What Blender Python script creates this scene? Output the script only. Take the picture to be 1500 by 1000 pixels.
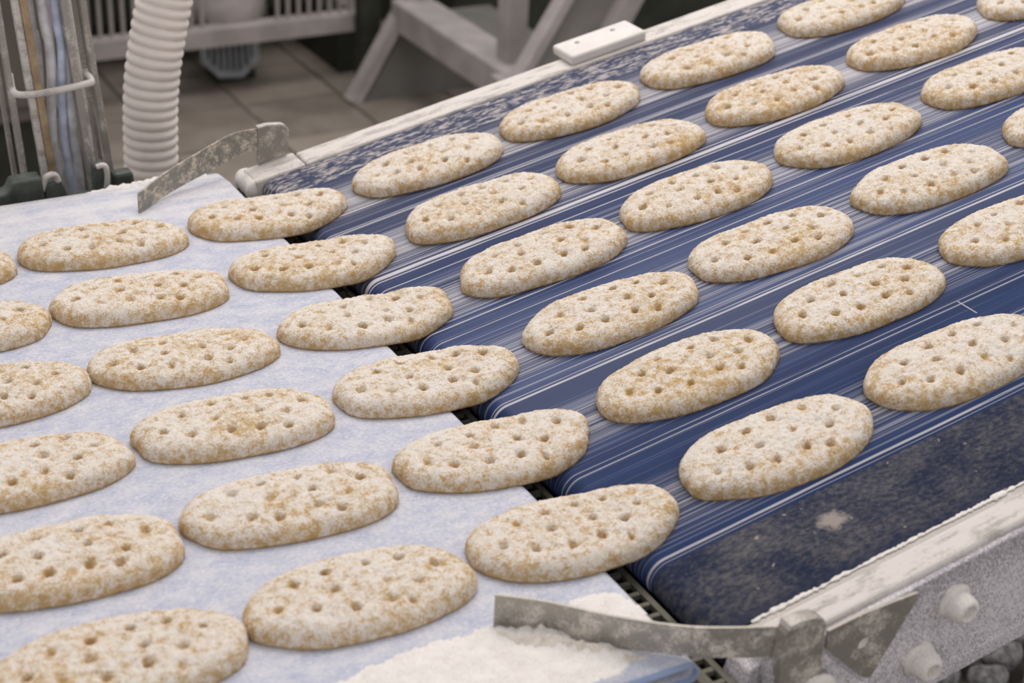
import bpy, math, random
import numpy as np
from mathutils import Vector, Matrix
for o in list(bpy.data.objects): bpy.data.objects.remove(o, do_unlink=True)
SC = bpy.context.scene; COL = SC.collection
random.seed(7); RNG = np.random.default_rng(7)

# ------------------------------------------------------------------ camera
cam_d = bpy.data.cameras.new('camera'); cam = bpy.data.objects.new('camera', cam_d); COL.objects.link(cam)
r_ = Vector((0.8773582, -0.47772765, 0.04493201)); u_ = Vector((0.19057559, 0.4328657, 0.88108356)); f_ = Vector((0.44036751, 0.76446294, -0.47082149))
M4 = Matrix((r_, u_, -f_)).transposed().to_4x4(); M4.translation = Vector((-0.62393589, -1.58487412, 0.75580117))
cam.matrix_world = M4
cam_d.sensor_width = 36; cam_d.lens = 36*2392.02/1500
cam_d.clip_start = 0.05; cam_d.clip_end = 60
cam_d.dof.use_dof = True; cam_d.dof.focus_distance = 1.58; cam_d.dof.aperture_fstop = 6.3
SC.camera = cam
# ------------------------------------------------------------------ light
wd = bpy.data.worlds.new('hall_light'); SC.world = wd; wd.use_nodes = True
wd.node_tree.nodes['Background'].inputs[0].default_value = (1.0, 0.965, 0.95, 1); wd.node_tree.nodes['Background'].inputs[1].default_value = 0.80
def area(name, loc, target, size, power, colr):
    l = bpy.data.lights.new(name, 'AREA'); l.shape = 'RECTANGLE'; l.size, l.size_y = size; l.energy = power; l.color = colr
    o = bpy.data.objects.new(name, l); COL.objects.link(o); o.location = loc
    o.rotation_euler = (Vector(target)-Vector(loc)).to_track_quat('-Z', 'Y').to_euler()
    return o
area('ceiling_lamp', (0.9, 0.9, 3.0), (0.2, -0.2, 0), (2.6, 1.6), 96, (1.0, 0.93, 0.88))
area('ceiling_lamp', (1.4, 3.4, 2.9), (1.1, 2.9, -0.9), (2.0, 1.2), 26, (1.0, 0.96, 0.9))
SC.view_settings.view_transform = 'Standard'; SC.view_settings.look = 'None'; SC.view_settings.gamma = 1
SC.view_settings.use_curve_mapping = False; SC.view_settings.exposure = -0.33

# ------------------------------------------------------------------ helpers
S = 0.20065; CS, SN = math.cos(S), math.sin(S)
LANE = 0.13549
def W(s, y, h): return (s*CS-h*SN, y, s*SN+h*CS)          # point on the inclined conveyor -> world
def tag(o, label=None, cat=None, group=None, kind=None):
    if label: o['label'] = label
    if cat: o['category'] = cat
    if group: o['group'] = group
    if kind: o['kind'] = kind
    return o
def empty(name, loc=(0, 0, 0), rot=(0, 0, 0)):
    o = bpy.data.objects.new(name, None); COL.objects.link(o); o.location = loc; o.rotation_euler = rot; o.empty_display_size = .05
    return o
class MB:
    def __init__(self): self.v = []; self.f = []; self.sm = []
    def add(self, vs, fs, smooth=False):
        n = len(self.v); self.v += [tuple(p) for p in vs]; self.f += [tuple(i+n for i in f) for f in fs]; self.sm += [smooth]*len(fs); return self
    def box(self, x0, x1, y0, y1, z0, z1):
        vs = [(x, y, z) for z in (z0, z1) for y in (y0, y1) for x in (x0, x1)]
        return self.add(vs, [(0, 2, 3, 1), (4, 5, 7, 6), (0, 1, 5, 4), (2, 6, 7, 3), (0, 4, 6, 2), (1, 3, 7, 5)])
    def beam(self, a, b, w, d, side=(0, 1, 0)):
        a, b = Vector(a), Vector(b); t = (b-a).normalized(); s = Vector(side); s = (s-t*s.dot(t)).normalized(); n = t.cross(s)
        vs = [p+n*i*w/2+s*j*d/2 for p in (a, b) for (i, j) in ((-1, -1), (1, -1), (1, 1), (-1, 1))]
        return self.add(vs, [(3, 2, 1, 0), (4, 5, 6, 7)]+[(k, (k+1) % 4, 4+(k+1) % 4, 4+k) for k in range(4)])
    def prism(self, poly, y0, y1):                          # polygon in xz, extruded along y
        n = len(poly); vs = [(x, y0, z) for x, z in poly]+[(x, y1, z) for x, z in poly]
        return self.add(vs, [tuple(range(n)), tuple(range(2*n-1, n-1, -1))]+[(i, n+i, n+(i+1) % n, (i+1) % n) for i in range(n)])
    def prismz(self, poly, z0, z1):
        n = len(poly); vs = [(x, y, z0) for x, y in poly]+[(x, y, z1) for x, y in poly]
        return self.add(vs, [tuple(range(n-1, -1, -1)), tuple(range(n, 2*n))]+[(i, (i+1) % n, n+(i+1) % n, n+i) for i in range(n)])
    def tube(self, pts, r, seg=10, sub=4):
        P = smooth_path(pts, sub); rr = r if callable(r) else (lambda t: r)
        prev = None; rings = []
        for i, p in enumerate(P):
            t = (P[min(i+1, len(P)-1)]-P[max(i-1, 0)]).normalized()
            if prev is None: a = t.orthogonal().normalized()
            else: a = (prev-t*prev.dot(t)).normalized()
            prev = a; b = t.cross(a); k = rr(i/(len(P)-1))
            rings.append([p+a*k*math.cos(2*math.pi*j/seg)+b*k*math.sin(2*math.pi*j/seg) for j in range(seg)])
        vs = [q for rg in rings for q in rg]; fs = []
        for i in range(len(rings)-1):
            for j in range(seg): fs.append((i*seg+j, i*seg+(j+1) % seg, (i+1)*seg+(j+1) % seg, (i+1)*seg+j))
        self.add(vs, fs, True)
        n = len(rings)-1
        return self.add(rings[0], [tuple(range(seg-1, -1, -1))]).add(rings[n], [tuple(range(seg))])
    def lathe(self, prof, seg=20, axis='z', c=(0, 0, 0), wob=0.0):
        vs = []; fs = []
        for i, (r, h) in enumerate(prof):
            for j in range(seg):
                a = 2*math.pi*j/seg; k = r*(1+wob*math.sin(3*a+i*1.7)+wob*.6*math.sin(7*a+i)) if r > 1e-6 else 0
                x, y = k*math.cos(a), k*math.sin(a)
                q = (x, y, h) if axis == 'z' else (x, -h, y) if axis == 'y' else (h, x, y)
                vs.append((q[0]+c[0], q[1]+c[1], q[2]+c[2]))
        for i in range(len(prof)-1):
            for j in range(seg): fs.append((i*seg+j, i*seg+(j+1) % seg, (i+1)*seg+(j+1) % seg, (i+1)*seg+j))
        return self.add(vs, fs, True)
    def build(self, name, mat, parent=None, bevel=0, segs=2):
        me = bpy.data.meshes.new(name); me.from_pydata(self.v, [], self.f); me.polygons.foreach_set('use_smooth', self.sm); me.update()
        o = bpy.data.objects.new(name, me); COL.objects.link(o); me.materials.append(mat)
        if parent: o.parent = parent
        if bevel:
            m = o.modifiers.new('bevel', 'BEVEL'); m.width = bevel; m.segments = segs; m.limit_method = 'ANGLE'; m.angle_limit = math.radians(40)
        return o
def smooth_path(pts, sub):
    P = [Vector(p) for p in pts]
    if sub <= 1 or len(P) < 3: return P
    out = []
    for i in range(len(P)-1):
        p0, p1, p2, p3 = P[max(i-1, 0)], P[i], P[i+1], P[min(i+2, len(P)-1)]
        for k in range(sub):
            t = k/sub
            out.append(.5*((2*p1)+(p2-p0)*t+(2*p0-5*p1+4*p2-p3)*t*t+(3*p1-p0-3*p2+p3)*t**3))
    return out+[P[-1]]
def loop_strip(mb, path, thick, y0, y1, ny=1):              # a belt: path in xz (outer face), thickness inwards
    n = len(path); inn = []
    for i, (x, z) in enumerate(path):
        a = path[max(i-1, 0)]; b = path[min(i+1, n-1)]; dx, dz = b[0]-a[0], b[1]-a[1]; L = math.hypot(dx, dz)
        inn.append((x-dz/L*thick, z+dx/L*thick))
    ys = [y0+(y1-y0)*k/ny for k in range(ny+1)]; vs = []; fs = []
    for y in ys: vs += [(x, y, z) for x, z in path]+[(x, y, z) for x, z in inn]
    for k in range(ny):
        b0, b1 = k*2*n, (k+1)*2*n
        for i in range(n-1):
            fs.append((b0+i, b0+i+1, b1+i+1, b1+i)); fs.append((b0+n+i+1, b0+n+i, b1+n+i, b1+n+i+1))
        fs.append((b0, b1, b1+n, b0+n)); fs.append((b0+n-1, b0+2*n-1, b1+2*n-1, b1+n-1))
    mb.add(vs, fs, True)
    e0, e1 = 0, ny*2*n; ed = []
    for i in range(n-1): ed += [(e0+i, e0+n+i, e0+n+i+1, e0+i+1), (e1+i+1, e1+n+i+1, e1+n+i, e1+i)]
    off = len(mb.v)-len(vs); mb.f += [tuple(q+off for q in f) for f in ed]; mb.sm += [False]*len(ed)
_tab = RNG.random((256, 256))
def vnoise(x, y, sd=0):
    x = np.asarray(x)+sd*17.31; y = np.asarray(y)+sd*9.77
    xi = np.floor(x).astype(int); yi = np.floor(y).astype(int); fx = x-xi; fy = y-yi
    fx = fx*fx*(3-2*fx); fy = fy*fy*(3-2*fy); a = lambda i, j: _tab[(xi+i) % 256, (yi+j) % 256]
    return (a(0, 0)*(1-fx)+a(1, 0)*fx)*(1-fy)+(a(0, 1)*(1-fx)+a(1, 1)*fx)*fy

# ------------------------------------------------------------------ materials
class NT:
    def __init__(self, name):
        self.m = bpy.data.materials.new(name); self.m.use_nodes = True; self.t = self.m.node_tree
        self.b = self.t.nodes['Principled BSDF']
        self.co = self.t.nodes.new('ShaderNodeTexCoord').outputs['Object']
    def n(self, typ, **kw):
        nd = self.t.nodes.new(typ)
        for k, v in kw.items(): setattr(nd, k, v)
        return nd
    def put(self, sock, v):
        if isinstance(v, bpy.types.NodeSocket): self.t.links.new(v, sock)
        elif v is not None: sock.default_value = v
    def math(self, op, a, b=None, c=None, clamp=False):
        nd = self.n('ShaderNodeMath', operation=op, use_clamp=clamp)
        for i, v in enumerate((a, b, c)):
            if v is not None: self.put(nd.inputs[i], v)
        return nd.outputs[0]
    def vec(self, scale=(1, 1, 1), co=None, loc=(0, 0, 0)):
        nd = self.n('ShaderNodeMapping'); self.put(nd.inputs[0], co or self.co); nd.inputs['Scale'].default_value = scale; nd.inputs['Location'].default_value = loc
        return nd.outputs[0]
    def noise(self, scale, detail=3, rough=.55, co=None, dist=0):
        nd = self.n('ShaderNodeTexNoise'); self.put(nd.inputs['Vector'], co or self.co); nd.inputs['Scale'].default_value = scale
        nd.inputs['Detail'].default_value = detail; nd.inputs['Roughness'].default_value = rough; nd.inputs['Distortion'].default_value = dist
        return nd.outputs['Fac']
    def step(self, v, lo, hi, a=0.0, b=1.0):
        nd = self.n('ShaderNodeMapRange', interpolation_type='SMOOTHSTEP'); self.put(nd.inputs[0], v)
        for i, k in enumerate((lo, hi, a, b)): nd.inputs[i+1].default_value = k
        return nd.outputs[0]
    def mix(self, f, a, b):
        nd = self.n('ShaderNodeMix', data_type='RGBA'); self.put(nd.inputs[0], f)
        for i, v in ((6, a), (7, b)): self.put(nd.inputs[i], v if isinstance(v, bpy.types.NodeSocket) else tuple(v)+(1,))
        return nd.outputs[2]
    def sep(self, co=None):
        nd = self.n('ShaderNodeSeparateXYZ'); self.put(nd.inputs[0], co or self.co); return nd.outputs
    def bump(self, h, strength=.4, dist=.001):
        nd = self.n('ShaderNodeBump'); nd.inputs['Strength'].default_value = strength; nd.inputs['Distance'].default_value = dist
        self.put(nd.inputs['Height'], h); self.put(self.b.inputs['Normal'], nd.outputs[0])
    def done(self, colr, rough=.6, metal=0.0, spec=None):
        self.put(self.b.inputs['Base Color'], colr if isinstance(colr, bpy.types.NodeSocket) else tuple(colr)+(1,))
        self.put(self.b.inputs['Roughness'], rough); self.put(self.b.inputs['Metallic'], metal)
        if spec is not None: self.b.inputs['Specular IOR Level'].default_value = spec
        return self.m
FLOUR = (0.80, 0.755, 0.725)
def bread_mat():
    t = NT('floured_bread')
    ri = t.n('ShaderNodeObjectInfo').outputs['Random']
    cx = t.n('ShaderNodeCombineXYZ'); k = t.math('MULTIPLY', ri, 3.7)
    for i in range(3): t.put(cx.inputs[i], k)
    ad = t.n('ShaderNodeVectorMath', operation='ADD'); t.put(ad.inputs[0], t.co); t.put(ad.inputs[1], cx.outputs[0]); co = ad.outputs[0]
    at = t.n('ShaderNodeAttribute', attribute_name='flour').outputs['Fac']
    n1 = t.noise(480, 3, .62, co); n2 = t.noise(130, 2, .5, co); n3 = t.noise(38, 2, .5, co); n4 = t.noise(900, 2, .6, co)
    v = t.math('ADD', at, t.math('MULTIPLY_ADD', n1, 1.7, -.85))
    v = t.math('ADD', v, t.math('MULTIPLY_ADD', n2, 1.2, -.60)); v = t.math('ADD', v, t.math('MULTIPLY_ADD', n3, .4, -.20))
    m = t.step(v, .16, .86)
    tan = t.mix(t.step(n2, .3, .7), (0.54, 0.36, 0.16), (0.67, 0.49, 0.28))
    tan = t.mix(t.step(n4, .60, .72), tan, (0.36, 0.24, 0.13))
    fl = t.mix(t.step(n4, .3, .7), (0.71, 0.65, 0.58), (0.86, 0.82, 0.78))
    t.bump(t.math('ADD', t.math('MULTIPLY', n1, .7), t.math('MULTIPLY', n4, .4)), .85, .0020)
    return t.done(t.mix(m, tan, fl), .9, 0, .15)
def belt_blue_mat():
    t = NT('blue_belt_with_flour_streaks'); X, Yc, Z = t.sep()
    st = lambda sy, sx, d=2, r=.6: t.noise(1, d, r, t.vec((sx, sy, .0)))
    fine, mid, wide = st(420, 1.6, 3), st(130, .9), st(30, .5, 1)
    lane = t.math('COSINE', t.math('MULTIPLY', Yc, 2*math.pi/LANE))
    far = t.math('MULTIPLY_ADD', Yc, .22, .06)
    v = t.math('ADD', t.math('MULTIPLY_ADD', fine, 1.7, -.85), t.math('MULTIPLY_ADD', mid, .9, -.45))
    v = t.math('ADD', v, t.math('MULTIPLY_ADD', wide, .5, -.25))
    v = t.math('ADD', v, t.math('MULTIPLY', lane, .25)); v = t.math('ADD', v, far)
    v = t.math('ADD', v, .31)
    m = t.math('MULTIPLY', t.step(v, .12, .90), .80)
    for y0, w, k in ((-.731, .0015, .9), (-.7355, .0006, .5), (-.470, .0016, .85), (-.4655, .0008, .6), (-.338, .0008, .6), (-.602, .0009, .6), (-.596, .0007, .5), (-.186, .0034, .9), (-.1935, .0011, .75), (-.178, .0010, .7), (-.031, .0017, .85), (-.0255, .0008, .7), (-.066, .001, .6), (-.318, .0012, .7), (-.455, .0007, .5), (-.211, .0009, .7), (-.070, .0016, .6)):
        wv = t.math('MULTIPLY_ADD', t.noise(5, 2, .5, t.vec((1, 0, 0), loc=(y0*50, 0, 0))), .003, -.0015)
        d = t.math('ABSOLUTE', t.math('SUBTRACT', t.math('ADD', Yc, wv), y0))
        ln = t.math('MULTIPLY', t.step(d, w*.55, w*1.25, k, 0.0), t.step(st(600, 9, 2), .25, .5))
        m = t.math('MAXIMUM', m, ln)
    # mottled dry flour beside the far rail
    sp = t.noise(1, 3, .6, t.vec((32, 190, 60))); sp2 = t.noise(1, 2, .6, t.vec((110, 330, 100)))
    fm = t.math('MULTIPLY', t.step(t.math('ADD', t.math('MULTIPLY', sp, .65), t.math('MULTIPLY', sp2, .45)), .53, .63), .8)
    wob = t.math('MULTIPLY_ADD', t.noise(30, 2), .008, -.004)
    band = t.step(t.math('ADD', Yc, wob), .0555, .060)
    m = t.math('ADD', t.math('MULTIPLY', m, t.math('SUBTRACT', 1.0, t.step(Yc, .035, .058))), t.math('MULTIPLY', fm, band))
    base = t.mix(t.step(wide, .3, .7), (0.016, 0.034, 0.112), (0.026, 0.055, 0.168))
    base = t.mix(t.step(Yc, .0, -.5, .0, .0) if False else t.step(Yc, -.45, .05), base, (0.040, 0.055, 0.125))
    # dusty near margin, outside the lanes
    nb = t.step(Yc, -.7405, -.738, 1.0, 0.0)
    dust = t.noise(1, 5, .7, t.vec((150, 230, 150))); dust2 = t.noise(16, 4, .6, dist=.6)
    dd = t.step(t.math('ADD', t.math('MULTIPLY', dust, .7), t.math('MULTIPLY', dust2, .5)), .46, .90)
    nearc = t.mix(dd, (0.020, 0.030, 0.075), (0.24, 0.225, 0.22))
    edge = t.step(Yc, -.826, -.812, 1.0, 0.0)
    nearc = t.mix(t.math('MULTIPLY', edge, .6), nearc, (0.022, 0.034, 0.085))
    spk = t.step(t.noise(120, 1, .4), .735, .77); nearc = t.mix(t.math('MULTIPLY', spk, .7), nearc, (0.6, 0.5, 0.44))
    # a dried batter smear on the near margin
    dx = t.math('SUBTRACT', X, .148); dy = t.math('SUBTRACT', Yc, -.774)
    rr = t.math('SQRT', t.math('ADD', t.math('MULTIPLY', dx, dx), t.math('MULTIPLY', t.math('MULTIPLY', dy, dy), 1.6)))
    rr = t.math('ADD', rr, t.math('MULTIPLY_ADD', t.noise(160, 3, .6), .022, -.011))
    nearc = t.mix(t.step(rr, .006, .016, .75, 0.0), nearc, (0.60, 0.51, 0.46))
    tick = t.math('MULTIPLY', t.step(t.math('ABSOLUTE', t.math('SUBTRACT', X, .4335)), .0004, .0010, .75, 0.0), t.step(t.math('ABSOLUTE', t.math('SUBTRACT', Yc, -.610)), .012, .014, 1.0, 0.0))
    m = t.math('MAXIMUM', m, tick)
    colr = t.mix(m, base, t.mix(band, (0.66, 0.645, 0.68), (0.60, 0.55, 0.52))); colr = t.mix(nb, colr, t.mix(t.math('MULTIPLY', m, t.step(Yc, -.741, -.7385)), nearc, (0.66, 0.645, 0.68)))
    t.bump(fine, .12, .0006)
    return t.done(colr, t.math('MULTIPLY_ADD', m, .30, .50), 0, .25)
def belt_pale_mat():
    t = NT('flour_dusted_pale_blue_belt'); X, Yc, Z = t.sep()
    a = t.noise(1, 5, .65, t.vec((40, 62, 40))); b = t.noise(1, 4, .7, t.vec((260, 420, 300))); c = t.noise(1, 3, .5, t.vec((2.5, 60, 1)))
    v = t.math('ADD', t.math('ADD', t.math('MULTIPLY', a, .5), t.math('MULTIPLY', b, .55)), t.math('MULTIPLY', t.math('MULTIPLY', c, t.step(Yc, .02, .08)), .35))
    v = t.math('ADD', v, t.step(Yc, .02, .08, 0, -.10))
    m = t.step(v, .33, .75)
    m = t.math('MAXIMUM', m, t.math('MULTIPLY', t.step(t.noise(1, 3, .6, t.vec((190, 300, 200))), .56, .66), .8))
    colr = t.mix(m, (0.38, 0.425, 0.575), (0.72, 0.705, 0.725))
    e = t.step(Yc, -.8425, -.8405, 1.0, 0.0); colr = t.mix(t.math('MULTIPLY', e, .8), colr, (0.22, 0.31, 0.52))
    t.bump(b, .25, .0006)
    return t.done(colr, .8, 0, .2)
def metal_mat(name, base, dusty, amt=.5, sc=60, met=.35, rough=.5, fine=500):
    t = NT(name); a = t.noise(sc, 4, .65, dist=.3); b = t.noise(fine, 3, .6)
    m = t.step(t.math('ADD', t.math('MULTIPLY', a, .7), t.math('MULTIPLY', b, .4)), .80-amt*.45, 1.0-amt*.45)
    t.bump(b, .3, .0005)
    return t.done(t.mix(m, base, dusty), t.math('MULTIPLY_ADD', m, .3, rough), t.math('MULTIPLY_ADD', m, -met, met), .4)
def speckle_mat():
    t = NT('speckled_grey_panel'); a = t.noise(1, 3, .7, t.vec((800, 800, 470))); b = t.noise(9, 3, .5)
    X, Yc, Z = t.sep()
    m = t.step(t.math('ADD', a, t.math('MULTIPLY_ADD', b, .5, -.26)), .36, .64)
    t.bump(a, .5, .0008)
    return t.done(t.mix(m, (0.33, 0.315, 0.34), (0.84, 0.80, 0.84)), .7, .1, .3)
def rail_mat():
    t = NT('flour_coated_steel_rail'); a = t.noise(1, 4, .65, t.vec((22, 90, 60))); b = t.noise(300, 3, .6)
    m = t.step(t.math('ADD', t.math('MULTIPLY', a, .8), t.math('MULTIPLY', b, .25)), .38, .56)
    t.bump(b, .3, .0006)
    return t.done(t.mix(m, (0.42, 0.395, 0.375), (0.68, 0.64, 0.615)), .75, .05, .25)
def plain(name, c, rough=.6, metal=0, var=.25, sc=40):
    t = NT(name); a = t.noise(sc, 4, .6)
    return t.done(t.mix(t.step(a, .3, .7), tuple(x*(1-var) for x in c), tuple(min(1, x*(1+var)) for x in c)), rough, metal, .3)
def flour_mat(name='loose_flour', lo=(0.70, 0.655, 0.615), hi=(0.86, 0.83, 0.81), sc=650):
    t = NT(name); a = t.noise(sc, 4, .65); b = t.noise(70, 3, .6)
    t.bump(t.math('ADD', a, b), .6, .0012)
    return t.done(t.mix(t.step(t.math('ADD', t.math('MULTIPLY', a, .7), t.math('MULTIPLY', b, .3)), .34, .58), lo, hi), .95, 0, .1)
def tile_mat():
    t = NT('brown_grey_floor_tile'); ri = t.n('ShaderNodeObjectInfo').outputs['Random']; a = t.noise(5, 4, .6)
    c1 = t.mix(ri, (0.17, 0.145, 0.125), (0.31, 0.265, 0.225)); m = t.step(a, .35, .7)
    return t.done(t.mix(t.math('MULTIPLY', m, .5), c1, (0.38, 0.34, 0.30)), .6, 0, .3)
M = dict(bread=bread_mat(), blue=belt_blue_mat(), pale=belt_pale_mat(), speckle=speckle_mat(), rail=rail_mat(), tile=tile_mat(), flour=flour_mat(),
    coarse=flour_mat('coarse_flour', (0.55, 0.475, 0.39), (0.86, 0.80, 0.73), 900),
    crust=flour_mat('flour_crust', (0.72, 0.67, 0.62), (0.88, 0.85, 0.82), 500),
    blade=metal_mat('worn_steel_blade', (0.37, 0.35, 0.315), (0.72, 0.66, 0.60), .66, 60, .45, .42),
    blade_old=metal_mat('stained_steel_blade', (0.27, 0.26, 0.235), (0.72, 0.63, 0.51), .66, 75, .3, .5, 400),
    bracket=metal_mat('dusty_bracket_steel', (0.30, 0.28, 0.25), (0.62, 0.57, 0.51), .62, 45, .4, .45),
    galv=metal_mat('dusty_galvanised_steel', (0.34, 0.32, 0.295), (0.70, 0.65, 0.62), .6, 30, .3, .5),
    dark=plain('dark_grey_plastic', (0.13, 0.125, 0.10), .8), black=plain('gap_shade_black', (0.03, 0.028, 0.022), .8),
    white=plain('white_plastic', (0.74, 0.705, 0.685), .5, 0, .05), hose=plain('cream_hose', (0.88, 0.81, 0.77), .5, 0, .05, 20),
    screw=plain('screw_steel', (0.32, 0.31, 0.32), .4, .6), cable=plain('dusty_grey_cable', (0.60, 0.60, 0.64), .65, 0, .2, 50),
    cable_b=plain('dusty_blue_cable', (0.50, 0.56, 0.72), .65, 0, .2, 50), rust=plain('rusty_steel', (0.36, 0.27, 0.17), .6, .2, .3, 40),
    green=plain('dark_green_bracket', (0.10, 0.115, 0.105), .55, .2, .3), bgsteel=plain('background_steel', (0.43, 0.395, 0.39), .5, .1, .15, 12),
    bggrey=plain('background_grey_panel', (0.19, 0.185, 0.175), .55, .1, .12, 8), bgmid=plain('background_mid_grey', (0.29, 0.275, 0.26), .55, .1, .12, 8), bgdark=plain('background_dark', (0.035, 0.038, 0.030), .7, 0, .3, 8),
    bggreen=plain('background_green_grey', (0.10, 0.105, 0.095), .6, 0, .2, 8), motor=plain('motor_blue_grey', (0.36, 0.385, 0.42), .5, .1, .2, 25),
    cabinet=plain('cabinet_taupe', (0.135, 0.12, 0.105), .5, .1, .1, 8), grout=plain('grout', (0.15, 0.135, 0.12), .8), wall=plain('hall_wall', (0.45, 0.43, 0.41), .8, 0, .05, 2),
    lump=plain('dusty_grey_lump', (0.30, 0.29, 0.30), .9, 0, .55, 60), crumb=plain('brown_crumb', (0.24, 0.17, 0.10), .9, 0, .4, 300))

# ------------------------------------------------------------------ setting
FZ = -0.9
fl = MB().box(-4, 7, -4, 7.2, FZ-.1, FZ-.006).build('floor', M['grout']); tag(fl, 'brown grey tiled factory floor behind the conveyors', kind='structure')
tile = MB().box(-.146, .146, -.146, .146, -.005, 0)
t0 = None
for i in range(12):
    for j in range(13):
        x, y = -.75+.3*i, .75+.3*j
        if t0 is None: o = t0 = tile.build('tile', M['tile'], fl, .002, 1)
        else: o = t0.copy(); COL.objects.link(o); o.parent = fl
        o.location = (x, y, FZ+random.uniform(-.0008, .0008))
wb = MB().box(-4, 7, 7.2, 7.35, FZ-.1, 3.4).build('wall_back', M['wall']); tag(wb, 'plain grey wall of the bakery hall', kind='structure')

# ------------------------------------------------------------------ flat conveyor (left)
fc = empty('flat_conveyor', (-.7, -.34, FZ)); tag(fc, 'flat conveyor with pale blue flour-dusted belt on the left', 'conveyor')
def kid(o, par): o.parent = par; o.matrix_parent_inverse = par.matrix_world.inverted(); return o
bpy.context.view_layer.update()
def arc(cx, cz, r, a0, a1, n): return [(cx+r*math.cos(math.radians(a0+(a1-a0)*k/n)), cz+r*math.sin(math.radians(a0+(a1-a0)*k/n))) for k in range(n+1)]
mb = MB(); loop_strip(mb, [(-1.7, 0), (-1.0, 0), (-.5, 0), (-.2, 0), (-.06, 0)]+arc(-.0365, -.0085, .0085, 90, -90, 10)+[(-.06, -.017), (-1.7, -.017)], -.0016, -.847, .168, 30)
pts = mb.v; mb.v = [(x, y, z-max(0, (y-.14)/.028)**2*.004) for x, y, z in pts]
kid(mb.build('belt', M['pale']), fc)
kid(MB().box(-1.7, -.046, -.835, .155, -.0125, -.0040).build('slider_bed', M['galv']), fc)
kid(MB().box(-1.7, -.055, -.90, -.843, -.030, -.019).build('side_ledge', M['galv']), fc)
kid(MB().box(-1.7, -.055, .150, .20, -.11, -.020).build('far_side_rail', M['galv']), fc)
kid(MB().box(-1.7, -.055, -.90, -.88, -.12, -.030).build('near_side_rail', M['galv']), fc)
for x, y in ((-1.2, -.87), (-1.2, .17), (-.5, -.87), (-.5, .17)): kid(MB().box(x-.025, x+.025, y-.02, y+.02, FZ, -.08).build('leg', M['galv']), fc)

# ------------------------------------------------------------------ inclined conveyor (right); local frame = belt plane
ic = empty('inclined_conveyor', (0, 0, 0), (0, -S, 0)); tag(ic, 'inclined conveyor with dark blue flour-streaked belt rising to the right', 'conveyor')
bpy.context.view_layer.update()
R0, A0 = .018, .017
mb = MB(); loop_strip(mb, [(2.6, 0), (1.5, 0), (.8, 0), (.3, 0), (.05, 0)]+arc(A0, -R0, R0, 90, 270, 16)+[(.05, -2*R0), (2.6, -2*R0)], .0018, -.829, .112, 1)
for i, f in enumerate(mb.f): pass
mb.f = [tuple(reversed(f)) for f in mb.f]
belt_r = mb.build('belt', M['blue'], ic)
MB().box(.03, 2.6, -.82, .105, -.033, -.003).build('slider_bed', M['galv'], ic)
# far rail, a short end piece and a long piece with a seam
MB().box(-.006, .0600, .113, .156, -.05, .0025).build('rail_end', M['rail'], ic, .003)
MB().box(.0612, 2.6, .113, .150, -.05, .0030).build('far_rail', M['rail'], ic, .003)
MB().lathe([(0, -.026), (.0125, -.0255), (.0135, -.023), (.0130, -.010), (.0145, -.006), (.0140, .012), (.0150, .018), (.0140, .022), (0, .023)], 18, 'y', (-.004, .137, -.0125), .03).build('rail_end_roller', M['crust'], ic)
blk = MB().box(.434, .547, .117, .168, .0030, .0165).build('guide_block', M['white'], ic, .004, 3); tag(blk, 'white plastic block screwed onto the far rail')
for sx in (.462, .516): MB().lathe([(0, .0003), (.0030, .0003), (.0034, -.0004), (.0034, -.0012)][::-1], 12, 'z', (sx, .150, .0168)).build('screw', M['screw'], blk)
MB().box(.440, .541, .121, .147, -.004, .0032).build('spacer', M['galv'], ic)
# near rail + speckled side panel
MB().box(.020, 2.6, -.8375, -.8305, -.05, -.0010).build('inner_strip', M['galv'], ic)
MB().prism([(.012, -.02), (.018, .004), (2.6, .004), (2.6, -.02)], -.866, -.838).build('near_rail', M['rail'], ic, .004, 3)
MB().box(.012, 2.6, -.872, -.864, -.115, -.0010).build('side_panel', M['speckle'], ic, .0015)
MB().box(.012, 2.6, -.8735, -.8716, -.113, -.098).build('panel_lip', M['speckle'], ic, .0008)
# flour ridge lying along belt edge on the near rail
def ridge(s0, s1, y, w, h, n, sd):
    vs = []; fs = []; K = 7
    for i in range(n+1):
        s = s0+(s1-s0)*i/n; k = .35+1.0*float(vnoise(i*.55, 0, sd))*float(.4+vnoise(i*.11, 3, sd))*1.4
        for j in range(K):
            a = math.pi*j/(K-1); vs.append((s, y-math.cos(a)*w*k+.0015*float(vnoise(i*.3, 9, sd)), math.sin(a)*h*k))
    for i in range(n):
        for j in range(K-1): fs.append((i*K+j, i*K+j+1, (i+1)*K+j+1, (i+1)*K+j))
    return MB().add(vs, [tuple(reversed(f)) for f in fs], True)
rg = ridge(.03, 1.2, -.8300, .0018, .0009, 900, 3); rg.v = [(x, y, z-.0004) for x, y, z in rg.v]
tag(rg.build('flour_ridge', M['crust'], ic), kind='stuff')
def nut(name, s, h, sc=1.0, y=-.872, par=ic):
    m = MB().lathe([(.0150, 0), (.0152, .002), (.0140, .0038), (.0125, .0045), (.0122, .011), (.0105, .0165), (.0085, .0185), (.0066, .0190), (.0060, .0178), (.0058, .0120), (0, .0118)], 26, 'y', (0, 0, 0), .055)
    m.v = [(x*sc, yy*sc, z*sc) for x, yy, z in m.v]
    o = m.build(name, M['crust'], par); o.location = (s, y, h); o.rotation_euler = (0, random.uniform(0, 2), 0); return o
nut('bolt', .187, -.0345); nut('bolt', .152, -.0755)
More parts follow.
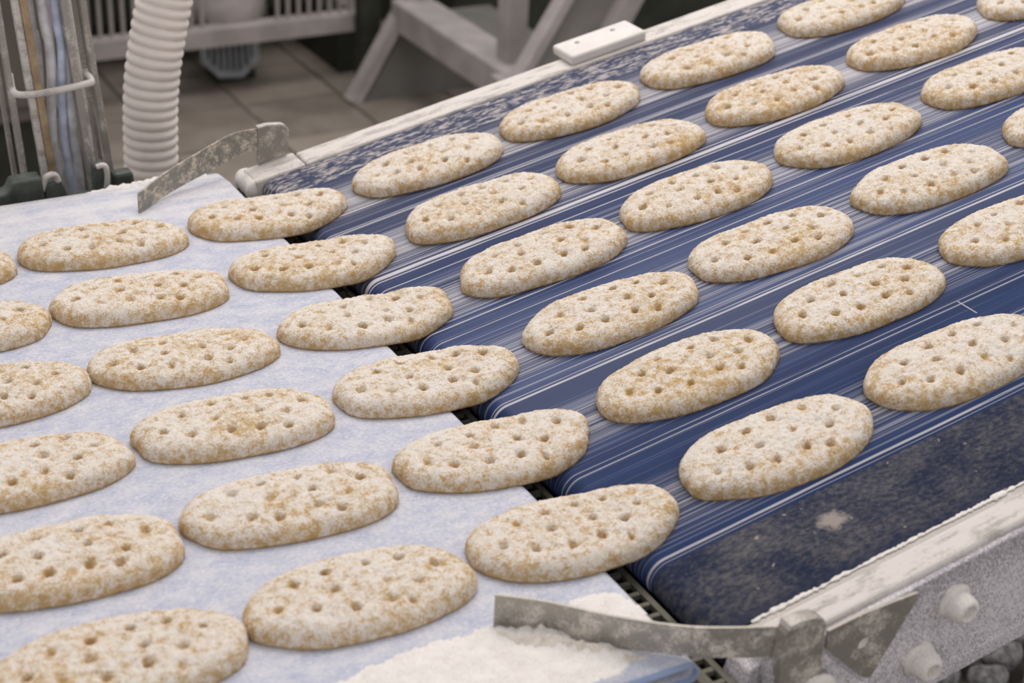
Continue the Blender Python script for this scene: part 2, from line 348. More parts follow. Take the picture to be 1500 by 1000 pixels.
# wedge plate with a slot hole and the plate below its lower edge
hole = [(.0985+.0062*math.cos(a)*1.0, -.0265+.0062*math.sin(a)) for a in [2*math.pi*k/14 for k in range(14)]]
def holed_plate(poly, hole, y0, y1):
    mbx = MB(); n, m = len(poly), len(hole); hc = (sum(p[0] for p in hole)/m, sum(p[1] for p in hole)/m)
    ang = lambda p: math.atan2(p[1]-hc[1], p[0]-hc[0])
    # resample outer boundary by angle of the hole points
    def outer(a):
        best = None; d = (math.cos(a), math.sin(a))
        for i in range(n):
            (x1, z1), (x2, z2) = poly[i], poly[(i+1) % n]; ex, ez = x2-x1, z2-z1; den = d[0]*ez-d[1]*ex
            if abs(den) < 1e-12: continue
            tt = ((x1-hc[0])*ez-(z1-hc[1])*ex)/den; uu = ((x1-hc[0])*d[1]-(z1-hc[1])*d[0])/den
            if tt > 0 and -1e-9 <= uu <= 1+1e-9 and (best is None or tt < best): best = tt
        return (hc[0]+d[0]*best, hc[1]+d[1]*best)
    angs = sorted(set([round(ang(p), 6) for p in hole]+[round(ang(p), 6) for p in poly]))
    hr = math.hypot(hole[0][0]-hc[0], hole[0][1]-hc[1]); k = len(angs)
    O = [outer(a) for a in angs]; H = [(hc[0]+hr*math.cos(a), hc[1]+hr*math.sin(a)) for a in angs]
    vs = [(x, y, z) for y in (y0, y1) for ring in (O, H) for x, z in ring]; fs = []
    for i in range(k):
        j = (i+1) % k
        fs += [(i, j, k+j, k+i), (2*k+j, 2*k+i, 3*k+i, 3*k+j), (j, i, 2*k+i, 2*k+j), (k+i, k+j, 3*k+j, 3*k+i)]
    return mbx.add(vs, fs)
wp = holed_plate([(.066, .0055), (.100, .0042), (.150, -.0035), (.149, -.009), (.103, -.0645), (.095, -.0585), (.064, -.012)], hole, -.8755, -.8725).build('wedge_plate', M['bracket'], ic)
tag(wp, 'dark steel wedge plate with a round hole')
MB().lathe([(0, .0002), (.0075, .0002), (.0075, .0012), (.0066, .0016)], 16, 'y', (.0985, -.8722, -.0265)).build('hole_flour', M['crust'], wp)
MB().prism([(.012, -.115), (.012, -.012), (.061, -.014), (.092, -.0605), (.115, -.083), (.135, -.115)], -.8745, -.8720).build('end_plate', M['speckle'], ic)
nut('bolt', .050, -.0455, 1.15, -.8790); nut('bolt', .089, -.0790, .95, -.8745)
# nose side plate
MB().prism([(.004, -.010), (.060, -.002), (.060, -.115), (-.012, -.115), (-.012, -.040)], -.862, -.836).build('nose_plate', M['speckle'], ic, .002)
MB().box(.5, 2.6, -.862, .15, -.16, -.118).build('cross_frame', M['galv'], ic)
for s, y in ((1.5, -.85), (1.5, .13), (2.5, -.85), (2.5, .13)):
    px, py, pz = W(s, y, -.10)
    o = MB().box(-.03, .03, -.02, .02, FZ-pz, 0).build('leg', M['galv'], ic); o.location = (s, y, -.10); o.rotation_euler = (0, S, 0)

# ------------------------------------------------------------------ dark slotted strip in the gap
gs = empty('slotted_strip', (-.0145, -.36, -.055)); tag(gs, 'dark plastic slotted strip in the gap between the two belts', 'strip'); bpy.context.view_layer.update()
kid(MB().box(-.0285, .0400, -.90, .16, -.0560, -.0500).build('gap_dark_sheet', M['black']), gs)  # black sheet added to stand in for the darkness beneath the strip
kid(MB().box(.0370, .0400, -.83, .108, -.0505, -.0345).build('wall', M['black']), gs)  # added black wall, hides the lit floor so the gap stays dark
kid(MB().box(-.0275, -.0165, -.90, .16, -.0240, -.0190).build('side_bar', M['dark']), gs)
kid(MB().box(-.0075, -.0022, -.90, .16, -.0240, -.0185).build('side_bar', M['dark']), gs)
kid(MB().box(-.0285, -.0262, -.90, .16, -.0505, -.0190).build('wall', M['dark']), gs)
r0 = None
for k in range(73):
    if r0 is None: o = r0 = MB().box(-.0168, -.0072, -.0021, .0021, -.0240, -.0192).build('rib', M['dark'])
    else: o = r0.copy(); COL.objects.link(o)
    o.location = (0, -.895+.0145*k, 0); kid(o, gs)
cr = MB()
for k in range(220):
    x, y = random.uniform(-.026, -.002), random.choice((random.uniform(-.62, .1), random.uniform(-.72, -.1))); q = random.uniform(.0006, .002)
    cr.add([(x+dx*q, y+dy*q, -.0186+dz*q) for dx, dy, dz in ((1, 0, 0), (-1, .2, 0), (0, 1, .1), (.1, -1, 0), (0, 0, 1), (0, 0, -.4))], [(0, 2, 4), (2, 1, 4), (1, 3, 4), (3, 0, 4), (2, 0, 5), (1, 2, 5), (3, 1, 5), (0, 3, 5)])
tag(cr.build('crumbs', M['crumb']), 'brown bread crumbs fallen into the gap between the belts', 'crumbs', kind='stuff')

# ------------------------------------------------------------------ breads
HOLES = np.array([(-.0668, -.0113), (-.0425, -.0253), (-.0151, -.029), (.0148, -.0264), (.0344, -.034), (-.0463, .0075), (-.0208, -.0070), (.017, -.0051), (.0424, -.0150), (-.0187, .0170), (.0111, .0190), (.0374, .0170), (.0609, .0010)])
HOLES[:, 1] += .003
BR = [('R',0,0,.1697,.0001,.0921,.0458,-.1075),('R',0,1,.1691,-.1352,.0914,.0461,-.0991),('R',0,2,.1683,-.2722,.0918,.0464,-.0948),('R',0,3,.1674,-.4083,.0904,.0464,-.0871),('R',0,4,.1676,-.5426,.0905,.0466,-.0831),('R',0,5,.1668,-.6775,.0902,.0469,-.0689),
('R',1,0,.3637,.0029,.091,.0462,-.0951),('R',1,1,.3616,-.1344,.0906,.0461,-.0959),('R',1,2,.3606,-.2707,.0901,.0462,-.0896),('R',1,3,.3605,-.4059,.09,.046,-.0933),('R',1,4,.3615,-.5412,.0895,.0459,-.0915),('R',1,5,.3624,-.6768,.0903,.0466,-.0793),
('R',2,0,.5648,.0016,.0905,.0462,-.0958),('R',2,1,.5633,-.1354,.0898,.0463,-.0821),('R',2,2,.5621,-.2726,.0896,.0463,-.0777),('R',2,3,.5616,-.4076,.0893,.046,-.0853),('R',2,4,.5642,-.5421,.0898,.0462,-.085),
('R',3,0,.7714,.0034,.089,.0459,-.0843),('R',3,1,.7708,-.1356,.0887,.0458,-.0793),('R',3,2,.7695,-.2727,.089,.0458,-.0932),('R',3,3,.7705,-.4052,.0899,.0462,-.0868),('R',4,1,.976,-.1357,.089,.046,-.085),
('S',0,0,-.0318,.0027,.0911,.0455,-.0974),('S',0,1,-.0326,-.1332,.0907,.0455,-.0961),('S',0,2,-.0326,-.271,.0908,.0449,-.1059),('S',0,3,-.0336,-.4067,.0904,.0468,-.0799),('S',0,4,-.0335,-.5411,.0905,.0461,-.09),('S',0,5,-.0336,-.6753,.0908,.0471,-.0761),
('L',0,0,-.2203,-.0002,.0896,.0451,-.0938),('L',0,1,-.2213,-.1356,.089,.0455,-.0895),('L',0,2,-.2215,-.272,.089,.0451,-.0928),('L',0,3,-.2207,-.4066,.0898,.0461,-.0862),('L',0,4,-.221,-.5419,.0903,.0463,-.0861),('L',0,5,-.2203,-.6764,.0899,.0474,-.0737),
('L',1,0,-.4035,-.0001,.0901,.0463,-.0852),('L',1,1,-.4035,-.1352,.0901,.0463,-.0847),('L',1,2,-.4035,-.2704,.0901,.0464,-.0844),('L',1,3,-.4049,-.4057,.0898,.0463,-.0843),('L',1,4,-.405,-.5426,.0903,.0474,-.0751),('L',1,5,-.4029,-.6753,.0901,.0466,-.0827)]
NX, NY = 128, 70
def bread_mesh(idx, A, B, rot, bend_at=None):
    rg = np.random.default_rng(100+idx)
    u = np.linspace(-1, 1, NX+1); v = np.linspace(-1, 1, NY+1); U, V = np.meshgrid(u, v, indexing='ij')
    dx, dy = U*np.sqrt(1-V*V/2), V*np.sqrt(1-U*U/2); rho = np.sqrt(dx*dx+dy*dy); th = np.arctan2(dy, dx)
    n = 2.3; c, s = np.cos(th), np.sin(th); Rn = (np.abs(c)**n+np.abs(s)**n)**(-1/n)
    ph = rg.random(6)*6.28; Rn = Rn*(1+sum(a*np.sin(k*th+p) for a, k, p in zip((.012, .014, .011, .009, .007, .006), (2, 3, 4, 5, 7, 9), ph)))
    re = .0205; T0 = .76; zs = .0022; H = .0192+rg.uniform(-.001, .0012)
    ex, ey = A*Rn*c, B*Rn*s; Rd = np.hypot(ex, ey)
    phi = np.clip((rho-T0)/(1-T0), 0, 1)*math.pi/2
    d = np.where(rho < T0, re+(Rd-re)*(1-rho/T0), re*(1-np.sin(phi)))
    k = (Rd-d)/Rd; x, y = ex*k, ey*k
    z = zs+(H-zs)*np.where(rho < T0, 1.0, np.cos(phi)**.80)
    z = z - .0022*np.clip(rho/T0, 0, 1)**3 * np.where(rho < T0, 1, np.cos(phi))     # slight crown
    topm = np.clip((1-rho)/(1-T0), 0, 1)
    z += (vnoise(x*70, y*70, idx)-.5)*.0022*topm
    nz = (vnoise(x*330, y*330, idx+3)-.5)*.0017+(vnoise(x*620, y*620, idx+5)-.5)*.0013
    z += nz*(.35+.65*topm)
    rr = 1+ (vnoise(th*40+50, rho*40, idx+9)-.5)*.012*np.clip((rho-.5)/.5, 0, 1)*1.2; x *= rr; y *= rr
    fl = .65+.13*(vnoise(x*28, y*28, idx+11)-.5)*2
    fl = fl - .29*np.clip((rho-.82)/.18, 0, 1)
    # sparse bald patches towards one side, as the duster misses them
    bx, by = rg.uniform(-.05, .05), rg.uniform(-.035, -.02); fl -= rg.uniform(.0, .22)*np.exp(-(((x-bx)/.035)**2+((y-by)/.012)**2))
    hj = HOLES*np.array([A/.09, B/.0463])+rg.normal(0, .0017, HOLES.shape)
    if idx % 3 == 1: hj = hj*np.array([1, 1])+np.array([.002, .001])
    for (hx, hy) in hj:
        rad = rg.uniform(.0026, .0036); dep = rg.choice((.0045, .0075, .0092, .011)); q = ((x-hx)/rad)**2+((y-hy)/(rad*.9))**2
        z -= dep*np.exp(-q**1.25); fl -= .60*np.exp(-q/1.35); z -= .0009*np.exp(-q/7)
    z = np.maximum(z, .0012)
    P = np.stack([x, y, z], -1).reshape(-1, 3)
    idg = np.arange((NX+1)*(NY+1)).reshape(NX+1, NY+1)
    q = np.stack([idg[:-1, :-1], idg[1:, :-1], idg[1:, 1:], idg[:-1, 1:]], -1).reshape(-1, 4)
    loop = np.concatenate([idg[:-1, 0], idg[-1, :-1], idg[:0:-1, -1], idg[0, :0:-1]])
    nb = len(loop); base = len(P); e = P[loop]; rr_ = np.hypot(e[:, 0], e[:, 1])[:, None]
    bot = e.copy(); bot[:, :2] *= (1-.0002/rr_); bot[:, 2] = 0.0
    P = np.concatenate([P, bot, [[0, 0, 0.0]]]); cidx = len(P)-1
    nx_ = np.roll(np.arange(nb), -1)
    side = np.stack([loop, base+np.arange(nb), base+nx_, loop[nx_]], -1)
    tri = np.stack([np.full(nb, cidx), base+nx_, base+np.arange(nb)], -1)
    fla = np.concatenate([fl.reshape(-1), np.full(nb+1, -.1)])
    cr_, sr_ = math.cos(rot), math.sin(rot)
    P[:, 0], P[:, 1] = P[:, 0]*cr_-P[:, 1]*sr_, P[:, 0]*sr_+P[:, 1]*cr_
    if bend_at is not None:
        Rb = .035; s_ = P[:, 0]+bend_at; h = P[:, 2].copy(); s0 = -Rb*S/2; t = np.clip((s_-s0)/Rb, 0, S)
        xb = np.where(s_ < s0, s_, np.where(t < S, s0+Rb*np.sin(t), s0+Rb*math.sin(S)+(s_-s0-Rb*S)*CS))
        zb = np.where(s_ < s0, 0, np.where(t < S, Rb*(1-np.cos(t)), Rb*(1-math.cos(S))+(s_-s0-Rb*S)*SN))
        P[:, 0] = xb-h*np.sin(t)-bend_at; P[:, 2] = zb+h*np.cos(t)+.0003
    me = bpy.data.meshes.new('flat_bread')
    me.from_pydata(P.tolist(), [], q.tolist()+side.tolist()+tri.tolist())
    me.polygons.foreach_set('use_smooth', [True]*len(me.polygons)); me.update()
    a = me.attributes.new('flour', 'FLOAT', 'POINT'); a.data.foreach_set('value', fla.astype(np.float32))
    me.materials.append(M['bread']); return me
LN = ['lane along the far rail', 'second lane from the far rail', 'third lane from the far rail', 'third lane from the near panel', 'second lane from the near panel', 'lane beside the near panel']
ORD = ['first', 'second', 'third', 'fourth', 'fifth']
for i, (zone, c, l, x, y, A, B, rot) in enumerate(BR):
    o = bpy.data.objects.new('flat_bread', bread_mesh(i, A, B, rot, x if zone == 'S' else None)); COL.objects.link(o)
    if zone == 'R': o.location = W(x, y, .0003); o.rotation_euler = (0, -S, 0); lab = '%s oval bread up the blue belt, %s' % (ORD[c], LN[l]); g = 'oval breads on the blue belt'
    elif zone == 'L': o.location = (x, y, .0003); lab = '%s oval bread left of the gap, %s' % (ORD[c], LN[l]); g = 'oval breads on the pale belt'
    else: o.location = (x, y, 0); lab = 'sagging oval bread bridging the gap between belts, %s' % LN[l]; g = 'oval breads bridging the gap'
    tag(o, 'floured '+lab if zone != 'S' else lab, 'bread', g)

# ------------------------------------------------------------------ guide blades
def blade(path, thick, name, mat, parent):                  # path: (x, y, zbottom, ztop)
    B = [Vector((p[0], p[1], p[2])) for p in path]; T = [Vector((p[0], p[1], p[3])) for p in path]
    B = smooth_path(B, 6); T = smooth_path(T, 6); n = len(B); vs = []; fs = []
    for i in range(n):
        t = B[min(i+1, n-1)]-B[max(i-1, 0)]; nn = Vector((-t.y, t.x, 0)).normalized()*thick/2
        vs += [B[i]+nn, B[i]-nn, T[i]-nn, T[i]+nn]
    for i in range(n-1):
        a, b = 4*i, 4*i+4
        for k in range(4): fs.append((a+k, b+k, b+(k+1) % 4, a+(k+1) % 4))
    fs += [(0, 1, 2, 3), (4*n-1, 4*n-2, 4*n-3, 4*n-4)]
    return kid(MB().add(vs, fs).build(name, mat), parent)
nb_ = empty('guide_blade', (-.05, -.82, 0)); tag(nb_, 'long curved steel guide blade with flour heaped against it, near corner', 'guide blade', 'steel guide blades'); 
fb_ = empty('guide_blade', (-.07, .13, 0)); tag(fb_, 'short stained steel guide blade over the far edge of the pale belt', 'guide blade', 'steel guide blades'); bpy.context.view_layer.update()
blade([(-.143, -.744, .0004, .0285), (-.113, -.767, .0006, .0285), (-.077, -.803, .001, .0285), (-.039, -.834, .002, .0287), (-.009, -.852, .003, .030), (.026, -.868, .004, .031)], .0022, 'blade', M['blade'], nb_)
rc = lambda cx, cz, r, a0, a1, n=6: arc(cx, cz, r, a0, a1, n)
kid(MB().prism([(.019, -.060), (.066, -.060), (.0575, .012)]+rc(.0455, .0265, .012, 0, 90)+rc(.031, .0285, .0115, 90, 165), -.879, -.868).build('bracket', M['bracket'], bevel=.0012), nb_)
kid(MB().prism([(.0215, .036), (.0230, .0395), (.032, .0412), (.046, .0395), (.049, .037)], -.880, -.868).build('bracket_flour', M['galv']), nb_)
blade([(-.156, .080, .0004, .0245), (-.105, .118, .004, .0315), (-.048, .140, .014, .0445), (-.018, .149, .0215, .0510), (.012, .152, .0245, .0520)], .0022, 'blade', M['blade_old'], fb_)
kid(MB().prism([(.0125, .0060), (.0500, .0160), (.0525, .0400)]+rc(.0400, .0400, .0125, 0, 80)+[(.024, .0535), (.0125, .0520)], .150, .157).build('bracket', M['bracket'], bevel=.001), fb_)
kid(MB().prism([(.0130, .0522), (.024, .0537)]+[(a-.0006, b+.0002) for a, b in rc(.0400, .0400, .0125, 80, 10)]+[(a, b+.0016) for a, b in rc(.0400, .0400, .0125, 20, 80)]+[(.024, .0555), (.0130, .0538)], .1498, .1575).build('bracket_flour', M['rail']), fb_)

# ------------------------------------------------------------------ loose flour
def heap(name, poly, hmax, ramp, label, mat, res=.0022, z0=0.0, rough=.0016, sd=1, wob=.012, extra=None, nw=None):
    P = np.array(poly); x0, y0 = P.min(0)-.01; x1, y1 = P.max(0)+.01
    xs = np.arange(x0, x1, res); ys = np.arange(y0, y1, res); X, Y = np.meshgrid(xs, ys, indexing='ij')
    Xw = X+(vnoise(X*45, Y*45, sd)-.5)*wob+(vnoise(X*220, Y*220, sd+1)-.5)*wob*.4; Yw = Y+(vnoise(X*45, Y*45, sd+2)-.5)*wob+(vnoise(X*220, Y*220, sd+4)-.5)*wob*.4
    D = np.full(X.shape, 9.); ins = np.zeros(X.shape, bool); n = len(P)
    for i in range(n):
        a, b = P[i], P[(i+1) % n]; e = b-a; t = np.clip(((Xw-a[0])*e[0]+(Yw-a[1])*e[1])/(e@e), 0, 1)
        D = np.minimum(D, np.hypot(Xw-a[0]-t*e[0], Yw-a[1]-t*e[1]))
        cnd = ((a[1] > Yw) != (b[1] > Yw)); xi = (b[0]-a[0])*(Yw-a[1])/(b[1]-a[1]+1e-12)+a[0]; ins ^= cnd & (Xw < xi)
    D = np.where(ins, D, -D); k = np.clip(D/ramp, 0, 1); Hh = hmax*(k*k*(3-2*k))
    if extra is not None: Hh = Hh+extra(X, Y)*(D > 0)*np.clip(D/.006, 0, 1)
    Hh = Hh+(vnoise(X*300, Y*300, sd+7)-.5)*rough*(D > 0)+(vnoise(X*120, Y*120, sd+8)-.5)*rough*k
    Z = np.where(D > 0, np.maximum(Hh, .0005), -.0006)+z0
    idg = np.arange(X.size).reshape(X.shape); keep = (D[:-1, :-1] > 0) | (D[1:, 1:] > 0) | (D[1:, :-1] > 0) | (D[:-1, 1:] > 0)
    q = np.stack([idg[:-1, :-1], idg[1:, :-1], idg[1:, 1:], idg[:-1, 1:]], -1)[keep]
    used = np.unique(q); mp = np.full(X.size, -1); mp[used] = np.arange(len(used))
    V = np.stack([X.ravel(), Y.ravel(), Z.ravel()], -1)[used]
    me = bpy.data.meshes.new(name); me.from_pydata(V.tolist(), [], mp[q].tolist()); me.polygons.foreach_set('use_smooth', [True]*len(me.polygons)); me.update()
    me.materials.append(mat); o = bpy.data.objects.new(name, me); COL.objects.link(o); tag(o, label, 'flour', kind='stuff'); return o
bl = np.array([(-.143, -.744), (-.113, -.767), (-.077, -.803), (-.039, -.834)])
def against(X, Y):                                           # coarse flour banked against the blade
    D = np.full(X.shape, 9.)
    for a, b in zip(bl[:-1], bl[1:]):
        e = b-a; t = np.clip(((X-a[0])*e[0]+(Y-a[1])*e[1])/(e@e), 0, 1); D = np.minimum(D, np.hypot(X-a[0]-t*e[0], Y-a[1]-t*e[1]))
    w = np.clip((-.045-X)/.05, .15, 1)
    return .010*w*np.clip(1-D/.020, 0, 1)
heap('flour_heap', [(-.40, -.79), (-.29, -.757), (-.246, -.748), (-.186, -.745), (-.149, -.742), (-.113, -.7685), (-.079, -.803), (-.060, -.820), (-.085, -.832), (-.13, -.835), (-.25, -.84), (-.42, -.843)], .0030, .016, 'wide drift of pale flour along the near edge of the pale belt', M['flour'], extra=against)
heap('flour_heap', [(-.144, -.747), (-.113, -.7695), (-.077, -.8055), (-.060, -.822), (-.080, -.821), (-.105, -.806), (-.135, -.779), (-.150, -.757)], .0105, .013, 'coarse speckled flour banked against the near guide blade', M['coarse'], res=.0016, rough=.003, wob=.010, sd=21)
heap('flour_heap', [(-.090, -.762), (-.076, -.744), (-.050, -.742), (-.038, -.750), (-.0345, -.772), (-.034, -.826), (-.045, -.826), (-.075, -.796), (-.098, -.776)], .0032, .010, 'smooth white flour patch between near guide blade and last bread', M['flour'], sd=31, rough=.0006, wob=.006)
heap('flour_heap', [(-.19, .164), (-.12, .160), (-.05, .160), (-.05, .176), (-.09, .182), (-.13, .175), (-.19, .171)], .0040, .006, 'crumbly ridge of flour along the far edge of the pale belt', M['flour'], res=.002, sd=41, rough=.003, z0=-.004)
heap('flour_heap', [(-.50, -.900), (-.060, -.900), (-.062, -.846), (-.50, -.846)], .0085, .006, 'flour crust on the ledge under the near belt edge', M['crust'], res=.0025, sd=51, rough=.004, wob=.004, z0=-.0205)

# ------------------------------------------------------------------ cable rack
rk = empty('cable_rack', (-.185, .30, FZ)); tag(rk, 'upright rack of flat steel bars holding the dusty cables', 'cable rack'); bpy.context.view_layer.update()
def ext(a, b, zt=.45, zb=FZ+.0):                            # extend a line through two xz points up and down
    k = (b[0]-a[0])/(b[1]-a[1]); f = lambda z: a[0]+k*(z-a[1]); return f
def rackbar(a, b, y, w, d, mat, off=0.0, name='bar', zb=-.16):
    f = ext(a, b); kid(MB().beam((f(zb)+off, y, zb), (f(.5)+off, y, .5), w, d).build(name, mat, bevel=.0008, segs=1), rk)
rackbar((-.242, .16), (-.231, -.049), .300, .0070, .012, M['galv']); rackbar((-.242, .16), (-.231, -.049), .318, .005, .010, M['galv'], -.008)
rackbar((-.220, .192), (-.203, -.045), .290, .0080, .012, M['rail'], -.0052); rackbar((-.220, .192), (-.203, -.045), .285, .0085, .010, M['rust'], .0032)
rackbar((-.171, .188), (-.155, -.041), .285, .0085, .012, M['galv']); rackbar((-.171, .188), (-.155, -.041), .300, .006, .010, M['rail'], .0085)
rackbar((-.145, .179), (-.126, -.048), .310, .0075, .012, M['galv'], .002); rackbar((-.145, .179), (-.126, -.048), .322, .0060, .010, M['galv'], -.0055)
kid(MB().box(-.27, -.09, .275, .335, -.20, -.16).build('foot_beam', M['galv']), rk)
for x in (-.25, -.11): kid(MB().box(x-.02, x+.02, .285, .325, FZ, -.19).build('leg', M['galv']), rk)
kid(MB().tube([(-.230, .335, .089), (-.236, .300, .085), (-.234, .282, .083), (-.215, .279, .082), (-.191, .279, .083), (-.152, .279, .087), (-.146, .283, .087), (-.144, .300, .088), (-.143, .338, .090)], .0042, 10, 5).build('rung', M['rail']), rk)
for k, (pp, r, mt, yy) in enumerate([([(-.207, .5), (-.205, .188), (-.200, .139), (-.199, .105), (-.201, .063), (-.203, .02), (-.202, -.025), (-.197, -.046), (-.19, -.3)], .0050, 'cable', .312), ([(-.205, .5), (-.194, .187), (-.189, .137), (-.189, .095), (-.192, .053), (-.194, .009), (-.191, -.037), (-.185, -.3)], .0058, 'cable', .298), ([(-.186, .5), (-.179, .186), (-.176, .136), (-.178, .094), (-.180, .051), (-.181, .008), (-.178, -.045), (-.172, -.3)], .0050, 'cable_b', .296), ([(-.176, .5), (-.171, .16), (-.169, .11), (-.170, .059), (-.168, .006), (-.165, -.043), (-.16, -.3)], .0056, 'cable', .300), ([(-.181, .5), (-.183, .16), (-.182, .08), (-.175, .016), (-.173, -.02), (-.170, -.041), (-.165, -.3)], .0040, 'hose', .310)]):
    o = MB().tube([(x, yy+.003*math.sin(z*20+k), z) for x, z in pp], r, 10, 4).build('cable', M[mt])
    tag(o, ['thick grey cable nearest the rusty bar of the cable rack', 'brown-stained grey cable beside the blue cable in the rack', 'pale blue cable in the middle of the cable rack', 'grey cable curving to the right foot of the cable rack', 'thin cream cable low between the grey cables in the rack'][k], 'cable', 'cables in the rack')
hb = empty('hinge_bracket', (-.2, .24, -.06)); tag(hb, 'dark green metal bracket at the foot of the cable rack', 'bracket'); bpy.context.view_layer.update()
kid(MB().prism([(-.300, -.05), (-.300, -.020), (-.268, -.014), (-.262, -.002), (-.228, -.001), (-.224, -.05)], .225, .25).build('plate', M['green'], bevel=.003), hb)
kid(MB().prism([(-.226, -.05), (-.224, -.012), (-.205, -.010), (-.190, -.05)], .228, .246).build('plate', M['green'], bevel=.002), hb)
kid(MB().prism([(-.166, -.05), (-.165, .000), (-.152, .004), (-.146, -.05)], .230, .246).build('plate', M['green'], bevel=.002), hb)
kid(MB().prism([(-.142, -.05), (-.142, -.013), (-.118, -.012), (-.112, -.05)], .230, .250).build('plate', M['green'], bevel=.004), hb)
kid(MB().box(-.30, -.11, .228, .246, -.075, -.035).build('base_bar', M['green']), hb)
kid(MB().tube([(-.228, .232, -.020), (-.222, .230, -.004), (-.212, .230, -.002), (-.208, .232, -.012)], .004, 8, 4).build('clip', M['rail']), hb)
kid(MB().tube([(-.162, .228, .001), (-.153, .226, .002), (-.150, .228, -.012), (-.152, .230, -.030)], .0036, 8, 4).build('clip', M['rail']), hb)

# ------------------------------------------------------------------ corrugated hose
ax = [(-.062, .38, -.55), (-.056, .38, -.25), (-.0515, .38, -.074), (-.044, .38, .042), (-.0215, .38, .147), (.012, .38, .27), (.065, .385, .43)]
P = smooth_path(ax, 40); L_ = [0]
for a, b in zip(P[:-1], P[1:]): L_.append(L_[-1]+(b-a).length)
pitch = .0134; N = int(L_[-1]/pitch*12); hp = []; hr = []
for i in range(N+1):
    s = L_[-1]*i/N; j = max(k for k in range(len(L_)) if L_[k] <= s+1e-9); j = min(j, len(P)-2); f = (s-L_[j])/(L_[j+1]-L_[j]); hp.append(P[j].lerp(P[j+1], f))
    w = abs(math.sin(math.pi*s/pitch)); hr.append(.0292+.0063*w**.38)
tag(MB().tube(hp, lambda t: hr[min(N, int(round(t*N)))], 40, 1).build('corrugated_hose', M['hose']), 'cream corrugated suction hose standing behind the pale belt', 'hose')

# ------------------------------------------------------------------ background machinery
fr = empty('support_stand', (1.35, 2.3, FZ)); tag(fr, 'pale steel machine stand with slanted feet and cross beam, out of focus', 'stand'); bpy.context.view_layer.update()
kid(MB().beam((1.205, 2.60, -.90), (1.42, 2.60, -.545), .034, .05).build('slanted_foot', M['bgsteel']), fr)
kid(MB().prism([(1.235, -.90), (1.385, -.66), (1.50, -.70), (1.62, -.90)], 2.585, 2.605).build('gusset_plate', M['bggrey']), fr)
kid(MB().box(1.335, 1.455, 1.35, 2.62, -.70, -.61).build('cross_beam', M['bgsteel'], bevel=.008), fr)
kid(MB().box(1.52, 1.66, 1.35, 2.62, -.72, -.66).build('lower_beam', M['bggrey']), fr)
kid(MB().box(1.37, 1.43, 1.98, 2.04, -.62, .45).build('post', M['bgsteel'], bevel=.004), fr)
kid(MB().beam((1.255, 1.80, -.66), (1.605, 1.80, -.10), .022, .05).build('brace', M['bgsteel']), fr)
kid(MB().beam((1.49, 1.80, -.62), (1.75, 1.80, -.17), .050, .06).build('brace', M['bgsteel']), fr)
kid(MB().prism([(1.25, -.66), (1.48, -.66), (1.745, -.20), (1.585, -.12)], 1.81, 1.825).build('brace_plate', M['bgmid']), fr)
kid(MB().box(1.28, 1.33, 1.84, 1.90, FZ, -.60).build('leg', M['bgsteel']), fr)
kid(MB().box(1.28, 1.33, 1.38, 1.44, FZ, -.60).build('leg', M['bgsteel']), fr)

gm = empty('guarded_machine', (.95, 2.95, FZ)); tag(gm, 'dark machine behind a grille of upright grey bars', 'machine'); bpy.context.view_layer.update()
kid(MB().box(.30, 1.34, 2.74, 2.80, -.735, -.685).build('guard_rail', M['bgsteel']), gm)
b0 = None
for k in range(30):
    if .85 < .33+.0325*k < 1.03: continue
    if b0 is None: o = b0 = MB().box(-.0045, .0045, -.0045, .0045, 0, .62).build('guard_bar', M['bgsteel'])
    else: o = b0.copy(); COL.objects.link(o)
    o.location = (.33+.0325*k, 2.77, -.688); kid(o, gm)
kid(MB().box(.30, 1.30, 3.12, 3.6, -.80, .2).build('housing', M['bgdark']), gm)
kid(MB().box(.30, 1.34, 2.74, 2.80, -.07, -.02).build('guard_top_rail', M['bgsteel']), gm)
for x in (.32, 1.30): kid(MB().box(x-.03, x+.03, 2.85, 3.2, FZ, -.72).build('leg', M['bgdark']), gm)
kid(MB().box(.30, 1.30, 3.08, 3.12, -.745, .2).build('inner_panel', M['bgdark']), gm)

mo = empty('fan_motor', (.93, 2.68, FZ)); tag(mo, 'blue-grey electric motor with eight-sided slotted fan cover under the guard rail', 'motor'); bpy.context.view_layer.update()
oc = lambda r, a0=22.5: [(r*math.cos(math.radians(a0+45*k)), r*math.sin(math.radians(a0+45*k))) for k in range(8)]
def octring(ro, ri, y0, y1):
    a, b = oc(ro), oc(ri); vs = [(x, y, z) for y in (y0, y1) for rg_ in (a, b) for x, z in rg_]; fs = []
    for i in range(8):
        j = (i+1) % 8; fs += [(i, j, 8+j, 8+i), (16+j, 16+i, 24+i, 24+j), (j, i, 16+i, 16+j), (8+i, 8+j, 24+j, 24+i)]
    return MB().add(vs, fs)
def place(o, par, rot=-.30):
    o.location = (.925, 2.85, -.783); o.rotation_euler = (-.12, 0, rot); bpy.context.view_layer.update(); return kid(o, par)
place(octring(.092, .070, 0, .05).build('fan_cover', M['motor']), mo)
place(MB().lathe([(.0, .0), (.072, .0), (.086, -.05), (.086, -.19), (0, -.19)][1:], 16, 'y').build('body', M['motor']), mo)
place(MB().lathe([(0, -.012), (.074, -.012)], 16, 'y').build('fan_disc', M['bgdark']), mo)
for k in range(7):
    x = -.054+.018*k; h = math.sqrt(.074**2-x*x)
    place(MB().box(x-.0042, x+.0042, .000, .008, -h, h).build('fan_slat', M['motor']), mo)
kid(MB().box(.90, 1.02, 2.90, 3.00, FZ, -.875).build('base', M['bgdark']), mo)
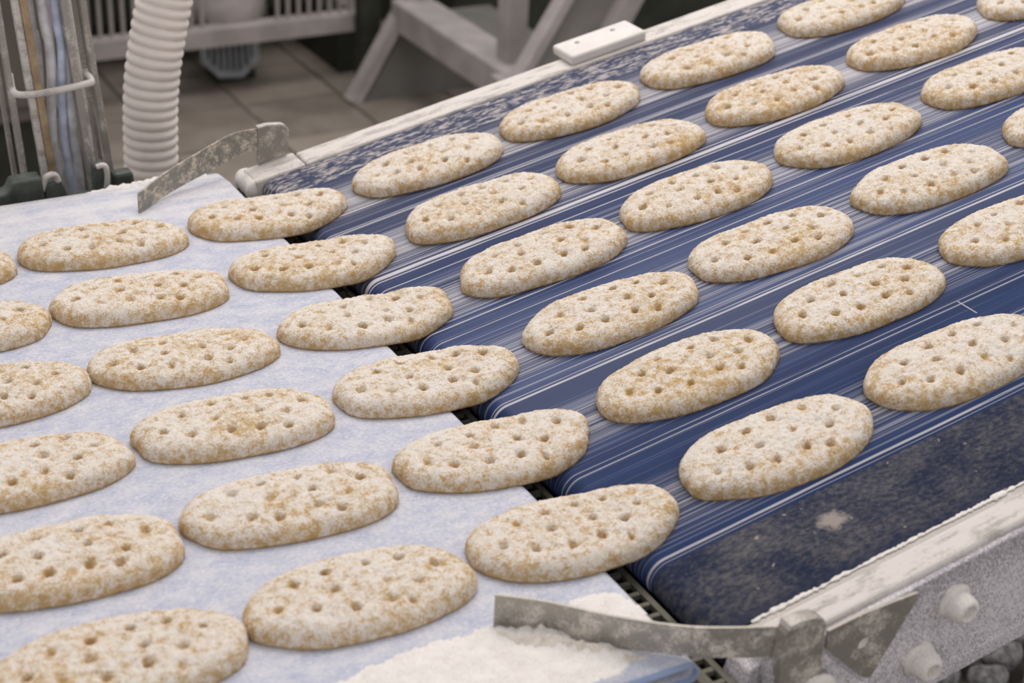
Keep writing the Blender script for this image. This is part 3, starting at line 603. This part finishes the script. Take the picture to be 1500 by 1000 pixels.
dm = MB().box(1.62, 3.4, 2.78, 3.4, FZ, .4).build('dark_backdrop', M['bgdark'], bevel=.01); tag(dm, 'dark backdrop box added behind the pale steel stand', 'machine')  # box added as a dark backdrop, filling in the darkness behind the stand
gb = empty('gear_box', (.90, 2.64, -.68)); tag(gb, 'rounded dusty gear housing above the fan motor', 'gear housing'); bpy.context.view_layer.update()
m_ = MB().lathe([(0, .30), (.05, .30), (.085, .24), (.11, .15), (.12, .05), (.125, 0), (.10, -.01), (0, -.01)][::-1], 20, 'z', (.93, 2.90, -.690)); kid(m_.build('housing', M['bgsteel']), gb)
kid(MB().box(.83, 1.03, 2.84, 3.04, -.705, -.692).build('mount', M['bggrey']), gb)
pm = MB().box(1.265, 1.325, 2.66, 2.72, FZ, .4).build('machine_post', M['bgdark'], bevel=.004); tag(pm, 'dark upright post behind the slanted foot of the frame', 'post')
cb = empty('control_cabinet', (.15, 2.35, FZ)); tag(cb, 'tall taupe cabinet behind the cable rack', 'cabinet'); bpy.context.view_layer.update()
kid(MB().box(-.30, .275, 2.2, 2.6, -.68, .6).build('body', M['cabinet'], bevel=.006), cb)
kid(MB().box(-.28, .26, 2.23, 2.57, FZ, -.68).build('plinth', M['bgdark']), cb)
kid(MB().box(.315, .345, 2.2, 2.24, FZ, .6).build('pipe_post', M['bggreen']), cb)
kid(MB().box(-.26, .235, 2.192, 2.2, -.64, .56).build('door', M['cabinet'], bevel=.003), cb)

# ------------------------------------------------------------------ lumps lying on the floor beneath the inclined conveyor
def lump(x, y, r, sd):
    n, m = 12, 9; rg_ = np.random.default_rng(sd); ph = rg_.random(6)*6; vs = []; fs = []
    for i in range(m+1):
        t = math.pi*i/m
        for j in range(n):
            a = 2*math.pi*j/n; k = r*(1+.13*math.sin(2*a+ph[0]+t)+.10*math.sin(3*a+ph[1])*math.sin(t)+.09*math.sin(4*t+ph[2]))
            vs.append((k*math.sin(t)*math.cos(a)*1.2, k*math.sin(t)*math.sin(a), k*.72*math.cos(t)))
    for i in range(m):
        for j in range(n): fs.append((i*n+j, (i+1)*n+j, (i+1)*n+(j+1) % n, i*n+(j+1) % n))
    zmin = min(v[2] for v in vs); o = MB().add(vs, fs, True).build('dough_lump', M['lump']); o.location = (x, y, FZ-zmin); return o
for k, (x, y, r) in enumerate([(1.00, -.175, .026), (1.055, -.145, .024), (1.055, -.215, .027), (1.115, -.185, .028), (1.12, -.115, .025), (1.18, -.15, .027), (1.185, -.225, .026), (1.12, -.26, .026), (1.24, -.105, .025), (1.25, -.18, .025)]):
    tag(lump(x, y, r, k), 'grey dusty lump on the floor beneath the speckled side panel', 'lump', 'grey lumps under the inclined conveyor')
